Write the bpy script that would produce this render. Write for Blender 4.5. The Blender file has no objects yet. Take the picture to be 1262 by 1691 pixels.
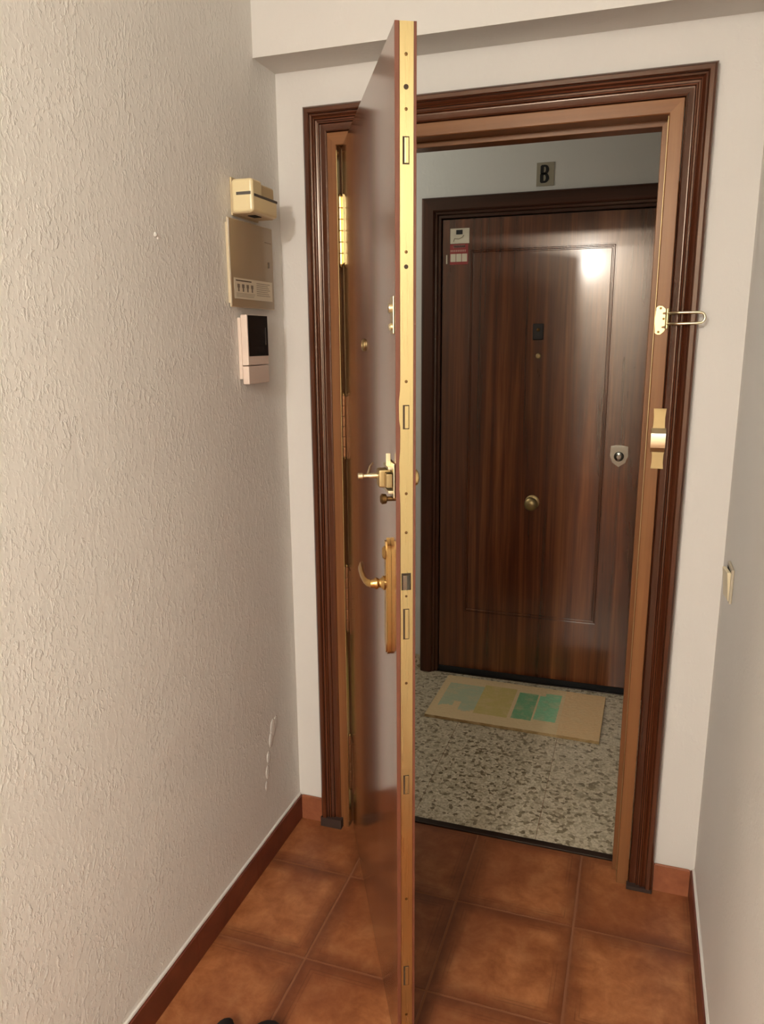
import bpy, bmesh, math, random
from mathutils import Vector, Matrix
random.seed(7)
PI = math.pi
S = bpy.context.scene
COL = S.collection

# ------------------------------------------------------------------ camera
cam_data = bpy.data.cameras.new('camera')
cam_data.sensor_fit = 'HORIZONTAL'
cam_data.sensor_width = 36.0
cam_data.lens = 36.0 * 1255.26 / 1262.0
cam_data.clip_start = 0.02
cam = bpy.data.objects.new('camera', cam_data)
COL.objects.link(cam)
YAW, PIT, ROL = 0.3254, 0.2220, -0.0075
fwd = Vector((-math.sin(YAW)*math.cos(PIT), math.cos(YAW)*math.cos(PIT), -math.sin(PIT)))
rgt = Vector((math.cos(YAW), math.sin(YAW), 0))
upv = rgt.cross(fwd)
r2 = rgt*math.cos(ROL) + upv*math.sin(ROL)
u2 = -rgt*math.sin(ROL) + upv*math.cos(ROL)
M = Matrix((r2, u2, -fwd)).transposed().to_4x4()
M.translation = Vector((0.8939, -2.0356, 1.5369))
cam.matrix_world = M
S.camera = cam

# ------------------------------------------------------------------ world, lamps, exposure
w = bpy.data.worlds.new('world'); S.world = w; w.use_nodes = True
w.node_tree.nodes['Background'].inputs[0].default_value = (0.02, 0.019, 0.018, 1)
w.node_tree.nodes['Background'].inputs[1].default_value = 1.0
S.view_settings.view_transform = 'Standard'
S.view_settings.look = 'None'
S.view_settings.exposure = 0.0
S.view_settings.gamma = 1.0
S.view_settings.use_curve_mapping = False

LAMP = Vector((0.36, -3.30, 2.25))
HALL_POWER = 84.0
LANDING_POWER = 11.5
FILL_POWER = 20.0

# ------------------------------------------------------------------ helpers
def lin(r, g, b):
    f = lambda c: (c/255/12.92 if c/255 <= 0.04045 else ((c/255+0.055)/1.055)**2.4)
    return (f(r), f(g), f(b), 1)

def mat(name, color, rough=0.5, metal=0.0, coat=0.0, coat_rough=0.1, spec=0.5):
    m = bpy.data.materials.new(name); m.use_nodes = True
    b = m.node_tree.nodes['Principled BSDF']
    b.inputs['Base Color'].default_value = color
    b.inputs['Roughness'].default_value = rough
    b.inputs['Metallic'].default_value = metal
    b.inputs['Coat Weight'].default_value = coat
    b.inputs['Coat Roughness'].default_value = coat_rough
    b.inputs['Specular IOR Level'].default_value = spec
    return m

class NT:
    def __init__(s, m): s.t = m.node_tree; s.n = s.t.nodes; s.l = s.t.links; s.b = s.n['Principled BSDF']
    def new(s, typ, **kw):
        n = s.n.new(typ)
        for k, v in kw.items(): setattr(n, k, v)
        return n
    def link(s, a, b): s.l.new(a, b)
    def pos(s, scale=(1,1,1), src='Object', rot=(0,0,0)):
        if src == 'World': g = s.new('ShaderNodeNewGeometry').outputs['Position']
        else: g = s.new('ShaderNodeTexCoord').outputs[src]
        mp = s.new('ShaderNodeMapping'); mp.inputs['Scale'].default_value = scale; mp.inputs['Rotation'].default_value = rot
        s.link(g, mp.inputs[0]); return mp.outputs[0]
    def noise(s, vec, scale, detail=3, rough=0.5, dist=0.0):
        n = s.new('ShaderNodeTexNoise'); n.inputs['Scale'].default_value = scale; n.inputs['Detail'].default_value = detail
        n.inputs['Roughness'].default_value = rough; n.inputs['Distortion'].default_value = dist
        s.link(vec, n.inputs['Vector']); return n.outputs['Fac']
    def ramp(s, fac, stops, interp='LINEAR'):
        r = s.new('ShaderNodeValToRGB'); r.color_ramp.interpolation = interp
        e = r.color_ramp.elements
        while len(e) < len(stops): e.new(0.5)
        for el, (p, c) in zip(e, stops): el.position = p; el.color = c if len(c) == 4 else (*c, 1)
        s.link(fac, r.inputs[0]); return r.outputs[0]
    def mix(s, fac, a, b, mode='MIX'):
        m = s.new('ShaderNodeMix', data_type='RGBA', blend_type=mode)
        for sock, v in ((m.inputs[0], fac), (m.inputs[6], a), (m.inputs[7], b)):
            if hasattr(v, 'links'): s.link(v, sock)
            else: sock.default_value = v
        return m.outputs[2]
    def math(s, op, a, b=None, c=None):
        m = s.new('ShaderNodeMath', operation=op)
        for i, v in enumerate((a, b, c)):
            if v is None: continue
            if hasattr(v, 'links'): s.link(v, m.inputs[i])
            else: m.inputs[i].default_value = v
        return m.outputs[0]
    def bump(s, h, dist, strength=1.0):
        b = s.new('ShaderNodeBump'); b.inputs['Distance'].default_value = dist; b.inputs['Strength'].default_value = strength
        s.link(h, b.inputs['Height']); s.link(b.outputs[0], s.b.inputs['Normal']); return b

ORG = {}
def tag(o, label=None, cat=None, group=None, kind=None):
    if label: o['label'] = label
    if cat: o['category'] = cat
    if group: o['group'] = group
    if kind: o['kind'] = kind
    return o
def thing(name, label=None, cat=None, loc=(0,0,0), rotz=0, group=None, kind=None, local=False):
    o = bpy.data.objects.new(name, None); COL.objects.link(o)
    o.empty_display_size = 0.05
    o.location = loc; o.rotation_euler = (0, 0, rotz)
    ORG[o.name] = Vector((0,0,0)) if local else Vector(loc)
    return tag(o, label, cat, group, kind)
def obj(name, bm, m, parent=None, smooth=0, label=None):
    """bm in world coordinates (or the parent's local ones when it was made local)"""
    me = bpy.data.meshes.new(name)
    bmesh.ops.recalc_face_normals(bm, faces=bm.faces)
    off = ORG.get(parent.name, Vector((0,0,0))) if parent else Vector((0,0,0))
    if parent: bmesh.ops.translate(bm, verts=bm.verts, vec=-off)
    bm.to_mesh(me); bm.free()
    me.materials.append(m)
    o = bpy.data.objects.new(name, me); COL.objects.link(o)
    if parent: o.parent = parent
    ORG[o.name] = off
    if smooth:
        for p in me.polygons: p.use_smooth = True
        try: me.set_sharp_from_angle(angle=math.radians(smooth))
        except Exception: pass
        wn = o.modifiers.new('weighted', 'WEIGHTED_NORMAL'); wn.keep_sharp = True; wn.weight = 80
    if label: o['label'] = label
    return o
def box(x0, x1, y0, y1, z0, z1, bev=0.0, seg=2, bm=None):
    b = bmesh.new()
    r = bmesh.ops.create_cube(b, size=1)
    for v in b.verts:
        v.co = Vector((x0+(v.co.x+.5)*(x1-x0), y0+(v.co.y+.5)*(y1-y0), z0+(v.co.z+.5)*(z1-z0)))
    if bev: bmesh.ops.bevel(b, geom=b.edges[:], offset=bev, segments=seg, affect='EDGES', profile=0.5)
    return join(bm, b)
def join(bm, b):
    if bm is None: return b
    me = bpy.data.meshes.new('tmp'); b.to_mesh(me); b.free(); bm.from_mesh(me); bpy.data.meshes.remove(me); return bm
def xform(b, mtx): bmesh.ops.transform(b, matrix=mtx, verts=b.verts); return b
def lathe(prof, seg=24, mtx=None, bm=None):
    """prof: (r, h) pairs along +Z"""
    b = bmesh.new(); rings = []
    for r, h in prof:
        rings.append([b.verts.new((r*math.cos(2*PI*i/seg), r*math.sin(2*PI*i/seg), h)) for i in range(seg)] if r > 1e-6 else [b.verts.new((0,0,h))])
    for A, B in zip(rings, rings[1:]):
        for i in range(seg):
            j = (i+1) % seg
            if len(A) == 1 and len(B) == 1: continue
            if len(A) == 1: b.faces.new((A[0], B[i], B[j]))
            elif len(B) == 1: b.faces.new((A[i], A[j], B[0]))
            else: b.faces.new((A[i], A[j], B[j], B[i]))
    if len(rings[0]) > 1: b.faces.new(rings[0])
    if len(rings[-1]) > 1: b.faces.new(rings[-1])
    if mtx is not None: xform(b, mtx)
    return join(bm, b)
def tube(pts, rad, seg=10, bm=None, squash=None):
    """pts list of Vectors; rad scalar or list; squash (vector, factor) flattens sections along a direction"""
    b = bmesh.new(); rings = []
    pts = [Vector(p) for p in pts]
    n0 = None
    for i, p in enumerate(pts):
        t = (pts[min(i+1, len(pts)-1)] - pts[max(i-1, 0)]).normalized()
        if n0 is None: n0 = t.orthogonal().normalized()
        n0 = (n0 - t*n0.dot(t)).normalized(); c = t.cross(n0)
        r = rad[i] if isinstance(rad, (list, tuple)) else rad
        ring = []
        for k in range(seg):
            d = (n0*math.cos(2*PI*k/seg) + c*math.sin(2*PI*k/seg))*r
            if squash: d = d - squash[0]*d.dot(squash[0])*(1-squash[1])
            ring.append(b.verts.new(p+d))
        rings.append(ring)
    for A, B in zip(rings, rings[1:]):
        for k in range(seg):
            j = (k+1) % seg; b.faces.new((A[k], A[j], B[j], B[k]))
    b.faces.new(rings[0]); b.faces.new(rings[-1])
    return join(bm, b)
def prism(poly, z0, z1, mtx=None, bm=None, bev=0):
    """poly in XY extruded along Z, then transformed"""
    b = bmesh.new()
    lo = [b.verts.new((x, y, z0)) for x, y in poly]; hi = [b.verts.new((x, y, z1)) for x, y in poly]
    n = len(poly)
    b.faces.new(lo); b.faces.new(hi)
    for i in range(n): b.faces.new((lo[i], lo[(i+1) % n], hi[(i+1) % n], hi[i]))
    if bev:
        e = [e for e in b.edges if abs(e.verts[0].co.z - z1) < 1e-6 and abs(e.verts[1].co.z - z1) < 1e-6]
        bmesh.ops.bevel(b, geom=e, offset=bev, segments=2, affect='EDGES')
    if mtx is not None: xform(b, mtx)
    return join(bm, b)
def frame_piece(side, prof, X0, X1, Z1, y0, zb=0.0, nz=1):
    """one mitred length of a door surround; prof: closed list of (u inward, v toward the viewer)"""
    b = bmesh.new()
    A, B = [], []
    for u, v in prof:
        y = y0 - v
        if side == 'left': a, c = (X0+u, y, zb), (X0+u, y, Z1-u)
        elif side == 'right': a, c = (X1-u, y, zb), (X1-u, y, Z1-u)
        else: a, c = (X0+u, y, Z1-u), (X1-u, y, Z1-u)
        A.append(b.verts.new(a)); B.append(b.verts.new(c))
    n = len(prof)
    for i in range(n): b.faces.new((A[i], A[(i+1) % n], B[(i+1) % n], B[i]))
    b.faces.new(A); b.faces.new(B)
    return b
def TR(x, y, z, rx=0, ry=0, rz=0):
    return Matrix.Translation((x, y, z)) @ Matrix.Rotation(rz, 4, 'Z') @ Matrix.Rotation(ry, 4, 'Y') @ Matrix.Rotation(rx, 4, 'X')

# ------------------------------------------------------------------ materials
def gotele(name, col, amount, scale=95, smooth=False):
    m = mat(name, col, 0.62, spec=0.25); t = NT(m)
    p = t.pos(src='World', scale=(1, 1, 0.62))
    a = t.noise(p, scale, 3, 0.55, 0.3)
    d = t.noise(p, scale*0.33, 2, 0.5)
    mask = t.ramp(t.noise(t.pos(src='World'), 9.0, 3), [(0.36, (0.35,0.35,0.35)), (0.62, (1,1,1))])
    h = t.math('ADD', t.math('MULTIPLY', mask, t.ramp(a, [(0.50, (0,0,0)), (0.70, (1,1,1))])), t.math('MULTIPLY', d, 0.9))
    big = t.noise(t.pos(src='World'), 3.1, 2, 0.5)
    h = t.math('ADD', h, t.math('MULTIPLY', big, 1.5))
    t.bump(h, amount, 0.8)
    c2 = tuple(x*0.93 for x in col[:3]) + (1,)
    t.link(t.mix(t.noise(t.pos(src='World'), 4.0, 4), c2, col), t.b.inputs['Base Color'])
    return m
M_left = gotele('textured_plaster', (0.88, 0.85, 0.79, 1), 0.0015, 125)
M_white = gotele('smooth_plaster', (0.79, 0.755, 0.705, 1), 0.0004, 70)
M_right = gotele('side_plaster', (0.88, 0.855, 0.81, 1), 0.0005, 120)
M_landing = gotele('landing_plaster', (0.74, 0.73, 0.68, 1), 0.0004, 60)
M_ceiling = gotele('ceiling_plaster', (0.82, 0.78, 0.72, 1), 0.0004, 60)

def wood(name, dark, mid, light, gscale=26, rough=0.35, coat=0.5, coat_rough=0.14, zs=0.035, horiz=False, world=False, streak=0.5, bumpy=0.35, spec=0.5):
    m = mat(name, mid, rough, coat=coat, coat_rough=coat_rough, spec=spec); t = NT(m)
    t.b.inputs['Specular Tint'].default_value = (1.0, 0.80, 0.62, 1)
    sc = (zs, 1, 1) if horiz else (1, 1, zs)
    p = t.pos(scale=sc, src='Object')
    a = t.noise(p, gscale, 5, 0.6, 0.6)
    f = t.noise(p, gscale*7, 3, 0.6)
    c = t.ramp(a, [(0.30, dark), (0.5, mid), (0.70, light)])
    c = t.mix(t.math('MULTIPLY', f, streak), c, dark, 'MULTIPLY')
    t.link(c, t.b.inputs['Base Color'])
    t.bump(f, 0.0003, bumpy)
    return m
M_leaf = wood('leaf_veneer', lin(86,48,28), lin(106,62,38), lin(128,78,48), 14, 0.15, 0.45, 0.11, 0.05, streak=0.25, spec=0.6, bumpy=0.05)
M_leaf_edge = mat('leaf_lipping', lin(112,62,42), 0.45, coat=0.2)
M_casing = wood('varnished_moulding', lin(48,20,11), lin(80,39,22), lin(104,57,34), 22, 0.24, 0.22, 0.17, 0.03, spec=0.8, streak=0.35)
M_casing_h = wood('varnished_moulding_across', lin(48,20,11), lin(80,39,22), lin(104,57,34), 22, 0.24, 0.22, 0.17, 0.03, spec=0.8, horiz=True, streak=0.35)
M_frame = wood('frame_board', lin(110,66,36), lin(134,86,50), lin(150,102,62), 20, 0.33, 0.12, 0.22, 0.03, streak=0.25)
M_frame_h = wood('frame_board_across', lin(110,66,36), lin(134,86,50), lin(150,102,62), 20, 0.33, 0.12, 0.22, 0.03, horiz=True, streak=0.25)
M_far = wood('sapele_veneer', lin(54,20,9), lin(106,52,28), lin(156,90,52), 16, 0.24, 0.6, 0.125, 0.03, streak=0.6, bumpy=0.08, spec=0.8)
M_far_dark = wood('dark_stained_wood', lin(52,22,16), lin(78,38,26), lin(98,54,38), 26, 0.35, 0.1, 0.2, 0.03, streak=0.5)
M_far_dark_h = wood('dark_stained_wood_across', lin(44,18,14), lin(62,30,22), lin(80,42,30), 26, 0.35, 0.1, 0.2, 0.03, horiz=True, streak=0.5)

def brushed(name, col, rough, aniso):
    m = mat(name, col, rough, 1.0); t = NT(m)
    t.b.inputs['Anisotropic'].default_value = aniso
    v = t.new('ShaderNodeVectorMath', operation='CROSS_PRODUCT'); v.inputs[1].default_value = (0, 0, 1)
    t.link(t.new('ShaderNodeNewGeometry').outputs['Normal'], v.inputs[0])
    t.link(v.outputs[0], t.b.inputs['Tangent'])
    p = t.pos(scale=(1, 1, 0.01))
    f = t.noise(p, 600, 2)
    t.link(t.math('ADD', t.math('MULTIPLY', f, 0.12), rough-0.06), t.b.inputs['Roughness'])
    return m
M_plate = brushed('brushed_brass', lin(214,194,140), 0.29, 0.8)
M_brass = mat('polished_brass', lin(232,204,146), 0.26, 1.0)
M_brass_old = mat('worn_brass', lin(172,150,108), 0.42, 1.0)
M_brass_dark = mat('tarnished_brass', lin(120,92,56), 0.45, 1.0)
M_pale = mat('pale_brass', lin(236,224,190), 0.3, 1.0)
M_chrome = mat('chrome', lin(138,136,126), 0.22, 1.0)
M_hinge_dull = mat('brown_lacquered_metal', lin(136,94,62), 0.42, 0.8)
M_hole = mat('dark_recess', lin(60,44,24), 0.7)
M_black = mat('black_plastic', lin(14,12,12), 0.35)
M_black_matt = mat('black_matt', lin(12,10,10), 0.8)
M_cream = mat('aged_cream_plastic', lin(238,220,172), 0.28, coat=0.3)
M_cream_dull = mat('dull_cream_plastic', lin(214,192,150), 0.5)
M_grey_strip = mat('grey_strip', lin(92,86,78), 0.5)
M_panel = mat('taupe_plastic', lin(168,146,114), 0.32, coat=0.3)
M_panel_edge = mat('cream_panel_rim', lin(222,204,170), 0.45)
M_paper = mat('paper_label', lin(228,216,190), 0.6)
M_ink = mat('faded_ink', lin(140,122,98), 0.7)
M_white_plastic = mat('white_plastic', lin(232,212,196), 0.35)
M_screen = mat('black_glass', lin(10,6,6), 0.25, spec=0.15)
M_switch = mat('ivory_plastic', lin(228,214,180), 0.35)
M_red = mat('red_print', lin(150,52,48), 0.5)
M_sticker = mat('white_sticker', lin(214,204,180), 0.5)
M_bulb_glass = mat('lamp_socket', lin(230,225,215), 0.4)

# terracotta floor tile
TS, TX, TY = 0.32, 0.175, -0.2245
def tile_mat():
    m = mat('rustic_ceramic', lin(150,86,50), 0.38, spec=0.45); t = NT(m)
    p = t.pos(src='World')
    oi = t.new('ShaderNodeObjectInfo')
    va = t.new('ShaderNodeVectorMath', operation='MULTIPLY_ADD')
    t.link(oi.outputs['Random'], va.inputs[0]); va.inputs[1].default_value = (17, 31, 5); t.link(p, va.inputs[2])
    pv = va.outputs[0]
    n1 = t.noise(pv, 15.0, 6, 0.68, 0.3)
    n2 = t.noise(pv, 45.0, 4, 0.6)
    n3 = t.noise(pv, 3.2, 2, 0.5)
    base = t.ramp(n1, [(0.28, lin(142,84,46)), (0.5, lin(178,112,68)), (0.72, lin(206,142,92))])
    base = t.mix(t.math('MULTIPLY', n2, 0.45), base, lin(120,64,36))
    base = t.mix(t.ramp(n3, [(0.40, (0.5,0.5,0.5)), (0.60, (0,0,0))]), base, lin(112,54,30))
    sx = t.new('ShaderNodeSeparateXYZ'); t.link(t.pos(src='World'), sx.inputs[0])
    def edge(c, o):
        f = t.math('FRACT', t.math('DIVIDE', t.math('ADD', t.math('SUBTRACT', c, o), 64*TS), TS))
        return f, t.math('SUBTRACT', 0.5, t.math('ABSOLUTE', t.math('SUBTRACT', f, 0.5)))
    fx, ex = edge(sx.outputs[0], TX); fy, ey = edge(sx.outputs[1], TY)
    wob = t.math('MULTIPLY', t.math('SUBTRACT', t.noise(pv, 14, 3), 0.5), 0.10)
    em = t.math('MINIMUM', ex, ey)
    emw = t.math('ADD', em, wob)
    rim = t.ramp(emw, [(0.0, (1,1,1)), (0.10, (0.45,0.45,0.45)), (0.16, (0,0,0))])
    base = t.mix(t.math('MULTIPLY', rim, 0.68), base, lin(92,44,26))
    # fine ruled lines printed round the border of each tile
    ln = t.ramp(em, [(0.0, (0,0,0)), (0.078, (0,0,0)), (0.084, (1,1,1)), (0.090, (0,0,0)), (0.108, (0,0,0)), (0.113, (0.7,0.7,0.7)), (0.118, (0,0,0))])
    ln = t.math('MULTIPLY', ln, t.ramp(t.noise(pv, 8, 2), [(0.42, (0,0,0)), (0.6, (1,1,1))]))
    base = t.mix(t.math('MULTIPLY', ln, 0.6), base, lin(86,42,24))
    t.link(base, t.b.inputs['Base Color'])
    t.link(t.math('ADD', 0.30, t.math('MULTIPLY', n2, 0.22)), t.b.inputs['Roughness'])
    t.bump(t.math('ADD', t.math('MULTIPLY', n1, 1.0), t.math('MULTIPLY', n2, 0.4)), 0.0012, 0.5)
    return m
M_tile = tile_mat()
M_grout = mat('brown_grout', lin(140,90,60), 0.85)
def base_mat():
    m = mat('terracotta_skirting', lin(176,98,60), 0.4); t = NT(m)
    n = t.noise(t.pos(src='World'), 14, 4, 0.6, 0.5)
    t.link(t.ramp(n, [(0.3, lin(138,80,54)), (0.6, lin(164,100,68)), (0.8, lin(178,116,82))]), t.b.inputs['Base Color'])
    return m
M_base = base_mat()
def base_shaded_mat():  # terracotta again, its colour darkened for the shade on the side walls
    m = mat('shaded_terracotta_skirting', lin(104,52,36), 0.42); t = NT(m)
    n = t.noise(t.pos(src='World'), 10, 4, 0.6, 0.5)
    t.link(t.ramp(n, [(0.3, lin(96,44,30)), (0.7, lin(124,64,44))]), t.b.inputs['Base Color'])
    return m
M_base_shaded = base_shaded_mat()
def terrazzo_mat():
    m = mat('terrazzo', lin(150,140,120), 0.35); t = NT(m)
    p = t.pos(src='World')
    wob = t.new('ShaderNodeTexNoise'); wob.inputs['Scale'].default_value = 60; t.link(p, wob.inputs['Vector'])
    add = t.new('ShaderNodeVectorMath', operation='MULTIPLY_ADD'); t.link(wob.outputs['Color'], add.inputs[0])
    add.inputs[1].default_value = (0.012, 0.012, 0.012); t.link(p, add.inputs[2])
    v = t.new('ShaderNodeTexVoronoi', feature='F1'); v.inputs['Scale'].default_value = 84; t.link(add.outputs[0], v.inputs['Vector'])
    sp = t.new('ShaderNodeSeparateColor'); t.link(v.outputs['Color'], sp.inputs[0])
    c = t.ramp(sp.outputs[0], [(0.0, lin(112,98,74)), (0.14, lin(146,130,104)), (0.26, lin(190,176,150)), (0.5, lin(214,200,174)), (0.78, lin(222,210,186)), (1.0, lin(190,176,146))])
    c = t.mix(t.ramp(t.noise(p, 120, 3), [(0.45, (0,0,0)), (0.68, (0.75,0.75,0.75))]), c, lin(160,144,116))
    t.link(c, t.b.inputs['Base Color']); return m
M_terrazzo = terrazzo_mat()
M_strip = wood('threshold_wood', lin(24,14,10), lin(36,22,16), lin(48,30,22), 30, 0.4, 0.3, 0.2, 0.03, horiz=True)

# ------------------------------------------------------------------ the setting
XL, XR, YB, ZC = -0.0856, 1.1231, -4.4, 2.52
W, HC = 1.0150, 2.1400             # outer size of the door surround
WT = 0.100                          # wall thickness
def struct(name, bm, m, label, parent=None): 
    o = obj(name, bm, m, parent)
    if not parent: tag(o, label, 'setting', kind='structure')
    return o
# hall walls
b = box(XL-0.12, XL, YB, WT, -0.02, ZC)
def small_lump(bm, y, z, r, h, face=XL, sy=1.0):
    c = lathe([(r, 0), (r*0.8, h*0.5), (r*0.45, h*0.9), (0, h)], 10, TR(face-0.0005, y, z, 0, PI/2, 0) @ Matrix.Diagonal((1.0, sy, 1, 1)))
    for f_ in c.faces: f_.smooth = True
    return join(bm, c)
small_lump(b, -0.598, 1.756, 0.006, 0.004)
small_lump(b, -0.590, 1.750, 0.004, 0.003)
for (y, z, r, h) in ((-0.170, 0.405, 0.034, 0.0030), (-0.185, 0.375, 0.026, 0.0034), (-0.205, 0.330, 0.022, 0.0030), (-0.215, 0.285, 0.024, 0.0026), (-0.225, 0.245, 0.018, 0.0022), (-0.150, 0.415, 0.026, 0.0024)):
    small_lump(b, y, z, r, h, sy=0.6)
struct('wall_left', b, M_left, 'long beige wall with pebbled plaster on the left of the hall')
struct('wall_right', box(XR, XR+0.12, YB, WT, -0.02, ZC), M_right, 'greyish plaster wall running along the right edge of the hall')
b = box(XL, 0.060, 0, WT, -0.02, ZC); box(W-0.060, XR, 0, WT, -0.02, ZC, bm=b); box(0.060, W-0.060, 0, WT, HC-0.060, ZC, bm=b)
struct('wall_front', b, M_white, 'smooth off-white wall around the wooden door surround')
b = box(XL, XR, -0.126, -0.0005, 2.234, ZC)
o = obj('ceiling_beam', b, M_white); tag(o, 'white plastered beam across the top of the entrance wall', 'beam', kind='structure')
struct('wall_back', box(XL-0.12, XR+0.12, YB-0.12, YB, -0.02, ZC), M_white, 'plain wall closing the hall behind the viewer')
struct('ceiling', box(XL-0.12, XR+0.12, YB-0.12, WT, ZC, ZC+0.1), M_ceiling, 'white hall ceiling')

# hall floor: one object per tile over a grout bed
fl = thing('floor', 'hall floor of square orange-brown ceramic tiles', 'floor', (0, 0, 0), kind='structure')
obj('grout', box(XL-0.1, XR+0.1, YB-0.1, 0.083, -0.03, -0.0016), M_grout, fl)
G = 0.0011
ix0 = math.floor((XL-TX)/TS); ix1 = math.ceil((XR-TX)/TS)
cache = {}
for i in range(ix0, ix1):
    for j in range(-14, 2):
        x0 = max(TX+i*TS+G, XL); x1 = min(TX+(i+1)*TS-G, XR)
        y0 = max(TY+j*TS+G, YB); y1 = min(TY+(j+1)*TS-G, 0.083)
        if x1-x0 < 0.01 or y1-y0 < 0.01: continue
        key = (round(x1-x0, 4), round(y1-y0, 4))
        if key not in cache:
            bb = bmesh.new()
            bmesh.ops.create_cube(bb, size=1)
            for v in bb.verts: v.co = Vector((v.co.x*key[0], v.co.y*key[1], -0.008 if v.co.z < 0 else 0))
            top = [e for e in bb.edges if all(v.co.z == 0 for v in e.verts)]
            bmesh.ops.bevel(bb, geom=top, offset=0.0022, segments=2, affect='EDGES')
            me = bpy.data.meshes.new('tile'); bmesh.ops.recalc_face_normals(bb, faces=bb.faces); bb.to_mesh(me); bb.free(); me.materials.append(M_tile)
            for pl in me.polygons: pl.use_smooth = True
            me.set_sharp_from_angle(angle=math.radians(50))
            cache[key] = me
        t = bpy.data.objects.new('tile', cache[key]); COL.objects.link(t); t.parent = fl
        t.location = ((x0+x1)/2, (y0+y1)/2, random.uniform(-0.0005, 0))

# threshold strip and landing floor
tag(obj('trim_4', box(0.070, W-0.070, 0.083, 0.108, -0.02, 0.0045, 0.0015), M_strip), 'black strip across the doorway between tiles and terrazzo', 'threshold', kind='structure')
LX0, LX1, LY0, LY1 = -1.5, 2.3, 0.1085, 1.24
lf = thing('floor_landing', 'grey speckled terrazzo floor of the stair landing', 'floor', (0, 0, 0), kind='structure')
obj('bed', box(LX0, LX1, LY0, LY1+0.1, -0.03, -0.0012), M_grout, lf)
xs = [0.27+k*0.40 for k in range(-5, 7)]; ys = [0.72+k*0.40 for k in range(-2, 3)]
for i in range(len(xs)-1):
    for j in range(len(ys)-1):
        x0, x1 = max(xs[i], LX0)+0.0006, min(xs[i+1], LX1)-0.0006; y0, y1 = max(ys[j], LY0)+0.0006, min(ys[j+1], LY1+0.1)-0.0006
        if x1-x0 < 0.01 or y1-y0 < 0.01: continue
        obj('tile', box(x0, x1, y0, y1, -0.02, 0, 0.0006, 1), M_terrazzo, lf)

# landing walls
FX0, FX1, FH, FY = -0.0185, 1.0120, 2.112, 1.24     # far door surround, outer; FY = far wall face
b = box(LX0-0.1, FX0+0.05, FY, FY+0.12, -0.02, 2.6); box(FX1-0.05, LX1+0.1, FY, FY+0.12, -0.02, 2.6, bm=b); box(FX0+0.05, FX1-0.05, FY, FY+0.12, FH-0.05, 2.6, bm=b)
struct('wall_landing', b, M_landing, 'dim grey landing wall above and beside the neighbouring door')
struct('wall_landing_left', box(LX0-0.1, LX0, 0.1, FY, -0.02, 2.6), M_landing, 'end wall of the landing, out of view on the left')
struct('wall_landing_right', box(LX1, LX1+0.1, 0.1, FY, -0.02, 2.6), M_landing, 'end wall of the landing, out of view on the right')
b = box(LX0, XL-0.12, WT-0.02, WT+0.0, -0.02, 2.6); box(XR+0.12, LX1, WT-0.02, WT, -0.02, 2.6, bm=b)
struct('wall_landing_near', b, M_landing, 'landing wall beside the entrance, seen from outside only')
struct('ceiling_landing', box(LX0-0.1, LX1+0.1, WT, FY+0.12, 2.6, 2.7), M_landing, 'landing ceiling')
b = box(LX0, FX0-0.001, FY-0.010, FY-0.0005, 0, 0.072, 0.002); box(FX1+0.001, LX1, FY-0.010, FY-0.0005, 0, 0.072, 0.002, bm=b)
struct('baseboard_landing', b, M_terrazzo, 'low terrazzo skirting beside the neighbouring door')

# skirting tiles in the hall
BH = 0.084
def skirt_piece(parent, axis, a0, a1, m):
    """rounded-top ceramic piece; axis x: on the entrance wall, xl / xr: on a side wall"""
    if axis == 'x': bm = box(a0, a1, -0.010, -0.0004, 0.0002, BH)
    elif axis == 'xl': bm = box(XL+0.0004, XL+0.010, a0, a1, 0.0002, BH)
    else: bm = box(XR-0.010, XR-0.0004, a0, a1, 0.0002, BH)
    e = [e for e in bm.edges if all(v.co.z > BH-0.001 for v in e.verts)]
    bmesh.ops.bevel(bm, geom=e, offset=0.0035, segments=3, affect='EDGES')
    return obj('tile', bm, m, parent, 50)
s = thing('baseboard_left', 'ceramic skirting along the left wall, shade painted into its dark red', 'baseboard', (XL, -2.2, 0), kind='structure')
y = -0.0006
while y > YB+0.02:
    y2 = max(y-0.32, YB+0.001); skirt_piece(s, 'xl', y2+0.0005, y-0.0005, M_base_shaded); y = y2
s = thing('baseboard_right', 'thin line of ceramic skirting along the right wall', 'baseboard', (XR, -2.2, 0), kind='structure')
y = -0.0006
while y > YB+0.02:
    y2 = max(y-0.32, YB+0.001); skirt_piece(s, 'xr', y2+0.0005, y-0.0005, M_base_shaded); y = y2
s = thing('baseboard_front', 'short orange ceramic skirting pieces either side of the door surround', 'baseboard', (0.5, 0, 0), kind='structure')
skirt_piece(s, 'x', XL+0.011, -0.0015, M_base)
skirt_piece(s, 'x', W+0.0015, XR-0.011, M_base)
# white paint bead on top of the left and right skirting
b = tube([(XL+0.002, -0.005, BH+0.001), (XL+0.002, -1.2, BH+0.002), (XL+0.002, YB+0.01, BH+0.001)], 0.0045, 6)
tag(obj('trim_5', b, M_white), 'white filler line on top of the left skirting', 'trim', kind='structure')
b = tube([(XR-0.002, -0.005, BH+0.001), (XR-0.002, -1.2, BH+0.002), (XR-0.002, YB+0.01, BH+0.001)], 0.0045, 6)
tag(obj('trim_6', b, M_white), 'white filler line on top of the right skirting', 'trim', kind='structure')

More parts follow.
